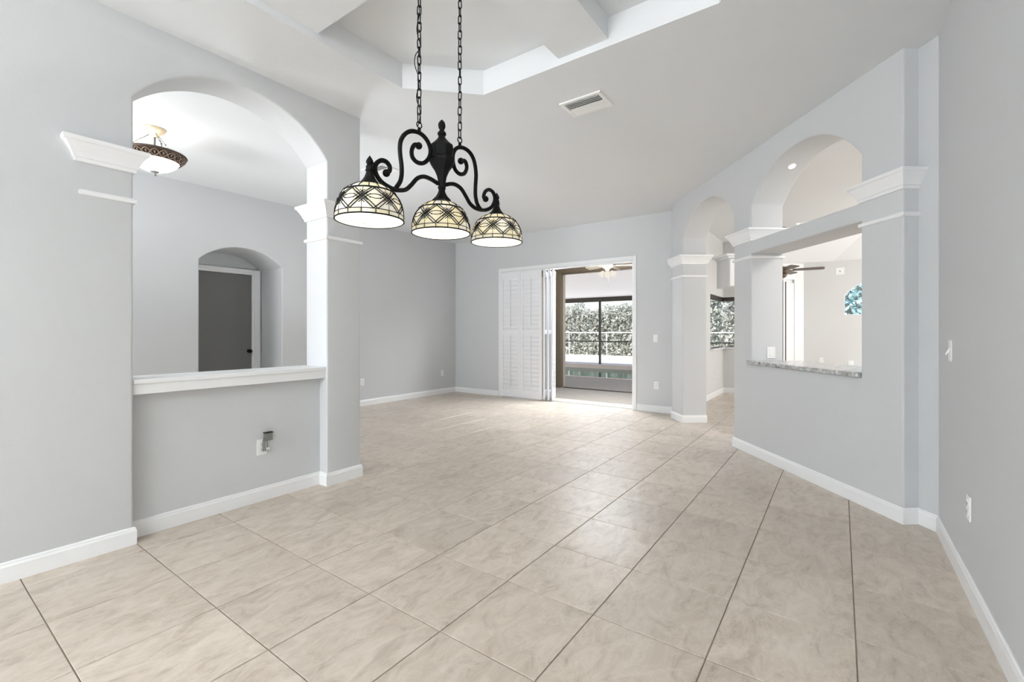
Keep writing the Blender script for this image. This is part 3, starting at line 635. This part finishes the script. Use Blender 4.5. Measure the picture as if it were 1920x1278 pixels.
prof = [(105, 2), (118, 16), (135, 28), (155, 33), (175, 30), (192, 20), (200, 20), (212, 30), (225, 39), (236, 38), (246, 26), (270, 36), (295, 58), (318, 82), (330, 98), (350, 104), (430, 98), (446, 112), (470, 112), (500, 94), (540, 66), (590, 44), (640, 34), (680, 30), (692, 36), (704, 30), (716, 28), (740, 36), (765, 50), (788, 70), (800, 82), (812, 84), (814, 30)]
mb = MB(); mb.lathe([(w * k, zz(y)) for y, w in reversed(prof)], 8, None, False, ph=pi / 8); mb.build('center_body', M_IRON, ch)
SHP = [(0.040, 0.134), (0.060, 0.127), (0.080, 0.1145), (0.097, 0.098), (0.109, 0.080), (0.117, 0.060), (0.1212, 0.038), (0.1228, 0.018), (0.1228, 0.0)]
_len = [0.0]
for i in range(1, len(SHP)): _len.append(_len[-1] + sqrt((SHP[i][0] - SHP[i - 1][0]) ** 2 + (SHP[i][1] - SHP[i - 1][1]) ** 2))
def dome(tt, ang, dr_=0.0):
    L = tt * _len[-1]
    for i in range(1, len(SHP)):
        if L <= _len[i] + 1e-9:
            f = (L - _len[i - 1]) / (_len[i] - _len[i - 1]); r = SHP[i - 1][0] + f * (SHP[i][0] - SHP[i - 1][0]); z = SHP[i - 1][1] + f * (SHP[i][1] - SHP[i - 1][1]); break
    else: r, z = SHP[-1]
    q = 1 + dr_ / 0.12
    return ((r * q) * cos(ang), (r * q) * sin(ang), z * q)
T1, T2, T3 = 0.12, 0.37, 0.89
def pane_mesh(corners):
    """a curved glass piece between (angle, t) corners"""
    ring = []
    n = len(corners)
    for i in range(n):
        a0, t0 = corners[i]; a1, t1 = corners[(i + 1) % n]
        for q in range(4): f = q / 4; ring.append((a0 + (a1 - a0) * f, t0 + (t1 - t0) * f))
    ca = sum(a for a, _ in ring) / len(ring); ct_ = sum(t for _, t in ring) / len(ring)
    mid = [(ca + (a - ca) * .5, ct_ + (t - ct_) * .5) for a, t in ring]; m_ = len(ring); v = []; f = []
    for d_ in (0.0, -0.0025):
        v += [dome(t, a, d_) for a, t in ring] + [dome(t, a, d_) for a, t in mid] + [dome(ct_, ca, d_)]
    B = 2 * m_ + 1
    for b in (0, B):
        for i in range(m_):
            j = (i + 1) % m_; f.append((b + i, b + j, b + m_ + j, b + m_ + i)); f.append((b + m_ + i, b + m_ + j, b + 2 * m_))
    for i in range(m_): j = (i + 1) % m_; f.append((i, B + i, B + j, j))
    me = MB().add(v, f, True).mesh('pane'); me.materials.append(M_PANE); return me
st = 2 * pi / 16
kinds = [('top', [(-st / 2, 0.0), (st / 2, 0.0), (st / 2, T1), (-st / 2, T1)], 16, M_PANE), ('up', [(-st / 2, T1), (st / 2, T1), (st / 2, T2), (-st / 2, T2)], 16, M_PANE)]
pt = 2 * pi / 8; tm = (T2 + T3) / 2; c8 = 0.19
panes = []
for nm, crn, n, m_ in kinds: panes.append((pane_mesh(crn), [i * st for i in range(n)]))
panes.append((pane_mesh([(0, tm), (pt / 2, T2), (-pt / 2, T2)]), [i * pt for i in range(8)]))
panes.append((pane_mesh([(0, tm), (-pt / 2, T3), (pt / 2, T3)]), [i * pt for i in range(8)]))
panes.append((pane_mesh([(0, tm), (pt / 2, T2), (pt, tm), (pt / 2, T3)]), [i * pt for i in range(8)]))
panes.append((pane_mesh([(-st / 2, T3), (st / 2, T3), (st / 2, 0.985), (-st / 2, 0.985)]), [(i + .5) * st for i in range(16)]))
def lead_mesh():
    mb = MB(); r = 0.0019; off = 0.0006
    def line(a0, t0, a1, t1, rr=r, n=8): mb.tube([dome(t0 + (t1 - t0) * i / n, a0 + (a1 - a0) * i / n, off) for i in range(n + 1)], rr, 5)
    def ringl(t, rr): mb.tube([dome(t, 2 * pi * i / 48, off) for i in range(48)], rr, 5, True)
    ringl(0.02, 0.0016); ringl(T1, 0.0011); ringl(T2, 0.0032); ringl(T3, 0.0014); ringl(0.985, 0.0028)
    for i in range(16): line((i + .5) * st, 0, (i + .5) * st, T2, 0.0018)
    for i in range(16): line(i * st, T3, i * st, 0.98, 0.0015)
    for i in range(8):
        a = i * pt
        for o in (-0.06, 0.06):
            line(a - pt / 2 + o, T2, a + pt / 2 + o, T3, .0018); line(a + pt / 2 + o, T2, a - pt / 2 + o, T3, .0018)
        for o in (-0.17, 0.0, 0.17):
            w_ = 0.17
            line(a - w_ + o / 2, tm - w_ * .585 - o * .29, a + w_ + o / 2, tm + w_ * .585 - o * .29, .0014, 5); line(a + w_ + o / 2, tm - w_ * .585 + o * .29, a - w_ + o / 2, tm + w_ * .585 + o * .29, .0014, 5)
        line(a, tm - .07, a, T2, .0009, 3); line(a, tm + .07, a, T3, .0009, 3)
        b = a + pt / 2
        for dt in (-.05, .05): mb.tube([dome(tm + dt * (1 - (2 * q / 8 - 1) ** 2), b + (q / 8 - .5) * pt * .62, off) for q in range(9)], .0014, 5)
    me = mb.mesh('leading'); me.materials.append(M_IRON); return me
LEAD = lead_mesh()
fin = [(415, 1), (425, 8), (445, 22), (465, 31), (480, 33), (492, 24), (500, 26), (515, 34), (526, 32), (536, 34), (548, 38), (556, 30), (580, 36), (605, 46), (630, 62), (650, 80), (662, 90), (672, 91), (674, 40)]
def zf(y): return 0.134 + (670 - y) * 0.000431
for idx, (u, zr) in enumerate(((-0.3455, 1.6385), (-0.004, 1.6465), (0.3435, 1.6600))):
    s_ = bpy.data.objects.new('shade', None); COL.objects.link(s_); s_.parent = ch; s_.location = (u, 0, zr); s_.rotation_euler = (0, 0, 0.3 * idx)
    for me, angs in panes:
        for a in angs:
            o = bpy.data.objects.new('pane', me); COL.objects.link(o); o.parent = s_; o.rotation_euler = (0, 0, a)
    o = bpy.data.objects.new('leading', LEAD); COL.objects.link(o); o.parent = s_
    mb = MB(); mb.sphere((0, 0, 0.072), 0.026, 8); mb.build('bulb', M_BULB, s_)
    mb = MB(); mb.lathe([(0.014, 0.095), (0.014, 0.13)], 12); mb.build('bulb_socket', M_WHITE, s_)
    if idx != 1:
        mb = MB(); mb.lathe([(w * 0.000433, zf(y)) for y, w in reversed(fin)], 8, None, False, ph=pi / 8); mb.build('finial_cap', M_IRON, s_)
# chains
def link_mesh():
    mb = MB(); a, b = 0.0075, 0.0125; pts = []
    for i in range(8): t = pi * i / 7; pts.append((a * cos(t), 0, b + a * sin(t)))
    for i in range(8): t = pi + pi * i / 7; pts.append((a * cos(t), 0, -b + a * sin(t)))
    mb.tube(pts, 0.0024, 6, True); me = mb.mesh('link'); me.materials.append(M_IRON); return me
LK = link_mesh()
for u, z0 in ((-0.1195, 2.0440), (0.1035, 2.0535)):
    c_ = bpy.data.objects.new('chain', None); COL.objects.link(c_); c_.parent = ch; c_.location = (u, 0, z0)
    mb = MB(); mb.lathe([(0.006, -0.004), (0.007, 0.012), (0.004, 0.018)], 10); mb.tube([(0.0125 * cos(2 * pi * i / 16), 0, 0.028 + 0.0125 * sin(2 * pi * i / 16)) for i in range(16)], 0.0026, 6, True); mb.build('ring', M_IRON, c_)
    z = 0.055; kx = 0
    while z0 + z < 3.075:
        o = bpy.data.objects.new('link', LK); COL.objects.link(o); o.parent = c_; o.location = (0.0006 * (kx % 3 - 1), 0, z); o.rotation_euler = (0, 0.02 * ((kx * 7) % 5 - 2), 0.35 + (pi / 2 if kx % 2 else 0) + 0.1 * ((kx * 3) % 5 - 2)); z += 0.0338; kx += 1
    mb = MB(); mb.lathe([(0.01, 3.06 - z0), (0.045, 3.07 - z0), (0.06, 3.094 - z0)], 20); mb.build('ceiling_hook', M_IRON, c_)
    if u < 0:
        pts = []
        for i in range(40):
            zq = 0.02 + i * (3.09 - z0 - 0.02) / 39; pts.append((-0.004 + 0.006 * sin(i * 1.1) - (0.010 if 6 < i < 12 else 0), 0.006 * cos(i * 1.3), zq))
        mb = MB(); mb.tube(smooth_pts(pts, 3), 0.0019, 5); mb.build('cord', M_IRON, c_)
        mb = MB(); mb.tube([(0.004, 0, 0.42), (0.009, 0, 0.428), (0.014, 0, 0.430)], 0.0009, 4); mb.build('tie', M_IRON, c_)

# ------------------------------------------------------------------ foyer semi-flush light
fl = empty('foyer_light', (-4.99, 1.462, H), 'lit bowl ceiling light with a carved bronze ring in the foyer', 'ceiling light')
mb = MB(); mb.lathe([(0.012, -0.078), (0.034, -0.072), (0.040, -0.052), (0.058, -0.040), (0.074, -0.028), (0.084, -0.012), (0.088, 0.0)], 28); mb.build('canopy', M_CANOPY, fl)
mb = MB(); mb.lathe([(0.0075, -0.36), (0.0075, -0.075)], 10); mb.build('stem', M_PEWTER, fl)
for k in range(3):
    a = radians(-4 + 120 * k); mb = MB(); pts = [(0.042 * cos(a), 0.042 * sin(a), -0.055), (0.105 * cos(a), 0.105 * sin(a), -0.105), (0.165 * cos(a), 0.165 * sin(a), -0.152), (0.21 * cos(a), 0.21 * sin(a), -0.19), (0.222 * cos(a), 0.222 * sin(a), -0.228)]
    mb.tube(pts, 0.0042, 6)
    for q in (pts[1], pts[2], pts[3]): mb.sphere(q, 0.009, 6)
    mb.build('support_rod', M_PEWTER, fl)
mb = MB(); mb.lathe([(0.178, -0.292), (0.184, -0.297), (0.212, -0.262), (0.232, -0.240), (0.243, -0.232), (0.238, -0.223), (0.216, -0.232), (0.176, -0.286), (0.178, -0.292)], 48, capt=False, capb=False); ring_ = mb.build('carved_ring', M_RING, fl)
mb = MB()
for i in range(22):
    a = 2 * pi * i / 22; da = 2 * pi / 22
    def rp(an, t): r = 0.187 + 0.045 * t; z = -0.294 + 0.053 * t; return ((r + .003) * cos(an), (r + .003) * sin(an), z - .003)
    for s in (1, -1):
        mb.tube([rp(a + s * da * .46 * sin(pi * q / 8), .06 + .88 * q / 8) for q in range(9)], 0.0042, 5)
    mb.tube([rp(a, .3), rp(a, .7)], [0.003, 0.008], 5)
mb.build('ring_ornament', M_RINGHI, ring_)
mb = MB(); mb.lathe([(0.012, -0.386), (0.06, -0.380), (0.11, -0.360), (0.15, -0.332), (0.172, -0.308), (0.184, -0.292)], 40, capt=False); mb.build('bowl', M_BOWL, fl)
mb = MB(); mb.lathe([(0.004, -0.425), (0.011, -0.418), (0.011, -0.405), (0.006, -0.40), (0.014, -0.394), (0.034, -0.388), (0.034, -0.384), (0.01, -0.380)], 16); mb.build('finial', M_PEWTER, fl)
for k in range(3):
    a = radians(80 + 120 * k); mb = MB(); mb.sphere((0.09 * cos(a), 0.09 * sin(a), -0.27), 0.028, 8); mb.build('bulb', M_BULBF, fl)

# ------------------------------------------------------------------ ceiling fans
def fan(name, loc, label, ztop, R, n, bladem, bodym, ph, lamp, pitch=14):
    f = empty(name, loc, label, 'fan')
    mb = MB(); mb.lathe([(0.03, -0.06), (0.07, -0.055), (0.10, -0.03), (0.11, 0.0), (0.10, 0.03), (0.07, 0.06), (0.02, 0.07)], 24); mb.build('motor', bodym, f)
    mb = MB(); mb.lathe([(0.012, 0.06), (0.012, ztop - 0.03), (0.06, ztop - 0.03), (0.07, ztop)], 14); mb.build('downrod', bodym, f)
    for i in range(n):
        mt = Matrix.Rotation(ph + 2 * pi * i / n, 4, 'Z') @ Matrix.Translation((0, 0, 0.0)) @ Matrix.Rotation(radians(pitch), 4, 'X')
        mb = MB(); lp_ = [(0.16, -0.05), (R * .6, -0.066), (R - .03, -0.07), (R, -0.045), (R, 0.045), (R - .03, 0.07), (R * .6, 0.066), (0.16, 0.05)]
        mb.prism(lp_, -0.005, 0.005, mt); bl = mb.build('blade', bladem, f)
        mb = MB(); mb.box(0.08, 0.2, -0.016, 0.016, -0.012, -0.004, mt); mb.build('blade_arm', bodym, bl)
    if lamp:
        mb = MB(); mb.lathe([(0.03, -0.10), (0.05, -0.08), (0.04, -0.06)], 16); mb.build('light_fitter', bodym, f)
        for i in range(4):
            a = 0.4 + pi / 2 * i; mt = Matrix.Translation((0.07 * cos(a), 0.07 * sin(a), -0.10)) @ Matrix.Rotation(a, 4, 'Z') @ Matrix.Rotation(radians(-35), 4, 'Y')
            mb = MB(); mb.lathe([(0.055, -0.11), (0.05, -0.07), (0.035, -0.03), (0.018, 0.0)], 14, mt); mb.build('glass_shade', M_FANLAMP, f)
        mb = MB(); mb.tube([(0.02, 0, -0.1), (0.02, 0, -0.42)], 0.0018, 4); mb.build('pull_chain', M_GALV, f)
    else:
        mb = MB(); mb.lathe([(0.02, -0.14), (0.06, -0.12), (0.09, -0.07), (0.05, -0.055)], 20); mb.build('light_kit', bodym, f)
    return f
rf = FWD + RGT * ((1466 - 960) / FPX); pf = rf * 8.0
fdir = atan2(RGT.y, RGT.x)
fan('ceiling_fan', (pf.x, pf.y, 2.305), 'dark brown ceiling fan whose blade shows beyond the pass-through', 0.745, 0.62, 5, M_WOOD, M_BRONZE, fdir - radians(30.6), False, -9)
fan('ceiling_fan', (-3.63, 8.2, 2.50), 'cream ceiling fan with a light kit under the lanai roof', 0.24, 0.52, 5, M_CREAMFAN, M_CREAMFAN, 0.35, True)

# ------------------------------------------------------------------ lanai, pool, cage, fence, hedges
mb = MB(); mb.prism([(-14, 7.19), (-2.05, 7.19), (-2.05, 11.5), (-14, 11.5)], -0.25, -0.01); mb.prism([(-14, 11.5), (-10.8, 11.5), (-10.8, 15.3), (-14, 15.3)], -0.25, -0.01); mb.prism([(-2.05, 10.3), (3.4, 10.3), (3.4, 15.3), (-2.05, 15.3)], -0.25, -0.01)
struct(mb.build('patio_deck', M_DECK), 'grey brown paver deck of the lanai')
mb = MB(); mb.prism([(-10.8, 11.5), (-2.05, 11.5), (-2.05, 15.3), (-10.8, 15.3)], -0.30, -0.10); struct(mb.build('pool_water', M_WATER), 'dark green pool water')
mb = MB(); mb.box(-14, 3.4, 15.3, 16.3, -0.25, 0.04); struct(mb.build('pool_coping', M_COPE), 'pinkish raised coping behind the pool')
mb = MB(); mb.box(-10.8, -2.05, 11.38, 11.5, -0.009, 0.0); mb.box(-10.8, -10.68, 11.5, 15.3, -0.009, 0.0); struct(mb.build('pool_edge', M_COPE), 'pale near edge of the pool')
mb = MB(); mb.box(-40, 25, 16.3, 60, -0.3, 0.0); mb.box(-40, -14, -10, 15.3, -0.3, -0.02); mb.box(3.45, 25, -10, 15.3, -0.3, -0.02); struct(mb.build('ground', M_GROUND), 'pale sunlit gravel strip beyond the pool')
# lanai slab ceiling, bronze header, post, stucco pier
mb = MB(); mb.box(-9.5, -2.05, 7.19, 9.2, 2.74, 2.9); struct(mb.build('ceiling_lanai', M_CEIL))
mb = MB(); mb.box(-9.5, -2.05, 8.88, 9.02, 2.53, 2.74); mb.box(-9.5, -2.05, 8.93, 8.97, 2.50, 2.53); struct(mb.build('trim_header', M_BRONZE), 'bronze header beam across the lanai')
mb = MB(); mb.box(-5.20, -5.05, 8.88, 9.0, 0, 2.53); struct(mb.build('trim_post', M_BRONZE), 'bronze post at the lanai edge')
mb = MB(); mb.box(-5.9, -5.06, 9.03, 9.13, -0.01, 2.74); struct(mb.build('wall_lanai_pier', M_STUCCO), 'tan stucco pier beside the bronze post')
mb = MB(); mb.box(-5.0, -2.05, 8.93, 8.97, -0.01, 0.012); struct(mb.build('trim_track', M_FRAME), 'dark floor track across the lanai deck')
mb = MB(); mb.add([(-12, 9.2, 2.80), (-2.1, 9.2, 2.80), (-2.1, 15.7, 2.515), (-12, 15.7, 2.515), (-12, 9.2, 2.86), (-2.1, 9.2, 2.86), (-2.1, 15.7, 2.575), (-12, 15.7, 2.575)], [(0, 3, 2, 1), (4, 5, 6, 7), (0, 1, 5, 4), (2, 3, 7, 6), (1, 2, 6, 5), (3, 0, 4, 7)])
struct(mb.build('roof_panel', M_ROOFP), 'white sloping pan roof over the pool')
cg = empty('pool_cage', (-7.0, 15.65, 0.04), 'dark aluminium frame of the pool screen enclosure', 'screen enclosure')
mb = MB(); mb.box(-6, 4.6, -0.05, 0.05, 2.305, 2.47); mb.build('eave_beam', M_FRAME, cg)
mb = MB(); mb.box(-6, 4.6, -0.02, 0.02, 0.82, 0.86); mb.build('chair_rail', M_FRAME, cg)
for x in (-2.95, -0.22, 2.51, 4.56):
    mb = MB(); mb.box(x - 0.035, x + 0.035, -0.04, 0.04, 0, 2.305); mb.build('post', M_FRAME, cg)
fe = empty('chain_fence', (-10, 20.6, 0), 'low galvanised fence standing in front of the hedge', 'fence')
mb = MB(); mb.tube([(-8, 0, 1.2), (12, 0, 1.2)], 0.025, 6); mb.build('top_rail', M_GALV, fe)
for i in range(10):
    x = -7.35 + i * 2.05; mb = MB(); mb.tube([(x, 0, 0), (x, 0, 1.22)], 0.028, 6); mb.build('post', M_GALV, fe)

def hedge(name, label, x0, x1, y0, dep, top, n, size, m, seed, zmin=0.0):
    rnd = random.Random(seed); e = empty(name, ((x0 + x1) / 2, y0, 0), label, 'hedge'); cx = (x0 + x1) / 2
    mb = MB()
    for i in range(n):
        x = rnd.uniform(x0, x1); t = top(x) * (1 + rnd.uniform(-.03, .03)); z = zmin + (t - zmin) * (1 - rnd.random() ** 1.15); y = rnd.uniform(-0.25, 0.35) + (rnd.random() < .15) * rnd.uniform(0, dep)
        s = size * rnd.uniform(.55, 1.3); q = Matrix.Translation((x - cx, y, z)) @ Matrix.Rotation(rnd.uniform(0, 2 * pi), 4, 'Z') @ Matrix.Rotation(rnd.uniform(-1.2, 1.2), 4, 'X') @ Matrix.Rotation(rnd.uniform(0, 2 * pi), 4, 'Y')
        mb.add([(0, 0, -s), (s * .45, s * .08, 0), (0, 0, s), (-s * .45, s * .08, 0)], [(0, 1, 2), (0, 2, 3)], False, q)
    lv = mb.build('leaves', m, e); lv['kind'] = 'stuff'
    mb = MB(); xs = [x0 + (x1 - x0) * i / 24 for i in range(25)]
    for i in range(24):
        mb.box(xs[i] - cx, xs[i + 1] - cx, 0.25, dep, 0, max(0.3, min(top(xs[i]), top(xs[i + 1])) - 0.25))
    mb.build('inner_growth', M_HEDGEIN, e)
    for i in range(int((x1 - x0) * 1.0)):
        mb = MB(); x = rnd.uniform(x0, x1) - cx; t = top(x + cx) * rnd.uniform(.6, .98); mb.tube([(x, 0, 0), (x + rnd.uniform(-.2, .2), -0.1, t * .5), (x + rnd.uniform(-.5, .5), -0.22, t)], [0.03, 0.02, 0.008], 5); mb.build('branch', M_STEM, e)
    return e
def gap_top(x):
    if -11.35 < x < -10.15: return 2.42
    return 2.72 + 0.10 * sin(x * 2.1)
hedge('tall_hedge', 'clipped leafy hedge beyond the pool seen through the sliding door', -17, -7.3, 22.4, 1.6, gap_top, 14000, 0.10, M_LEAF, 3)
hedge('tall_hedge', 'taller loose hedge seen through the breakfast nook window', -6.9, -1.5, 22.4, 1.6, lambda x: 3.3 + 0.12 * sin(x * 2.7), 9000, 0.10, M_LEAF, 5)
hedge('garden_tree', 'pale bluish foliage outside the high arched window', -1.2, 4.5, 17.6, 1.2, lambda x: 4.0 + 0.1 * sin(x * 3), 9000, 0.10, M_LEAFB, 9)
# unseen roof slab added over the house so that no sun leaks in
mb = MB(); mb.box(-8.5, 4.5, -7.5, 9.25, 3.6, 3.7); mb.box(-2.06, 4.5, 9.25, 12.4, 3.6, 3.7); struct(mb.build('sun_block_roof', M_STUCCO))
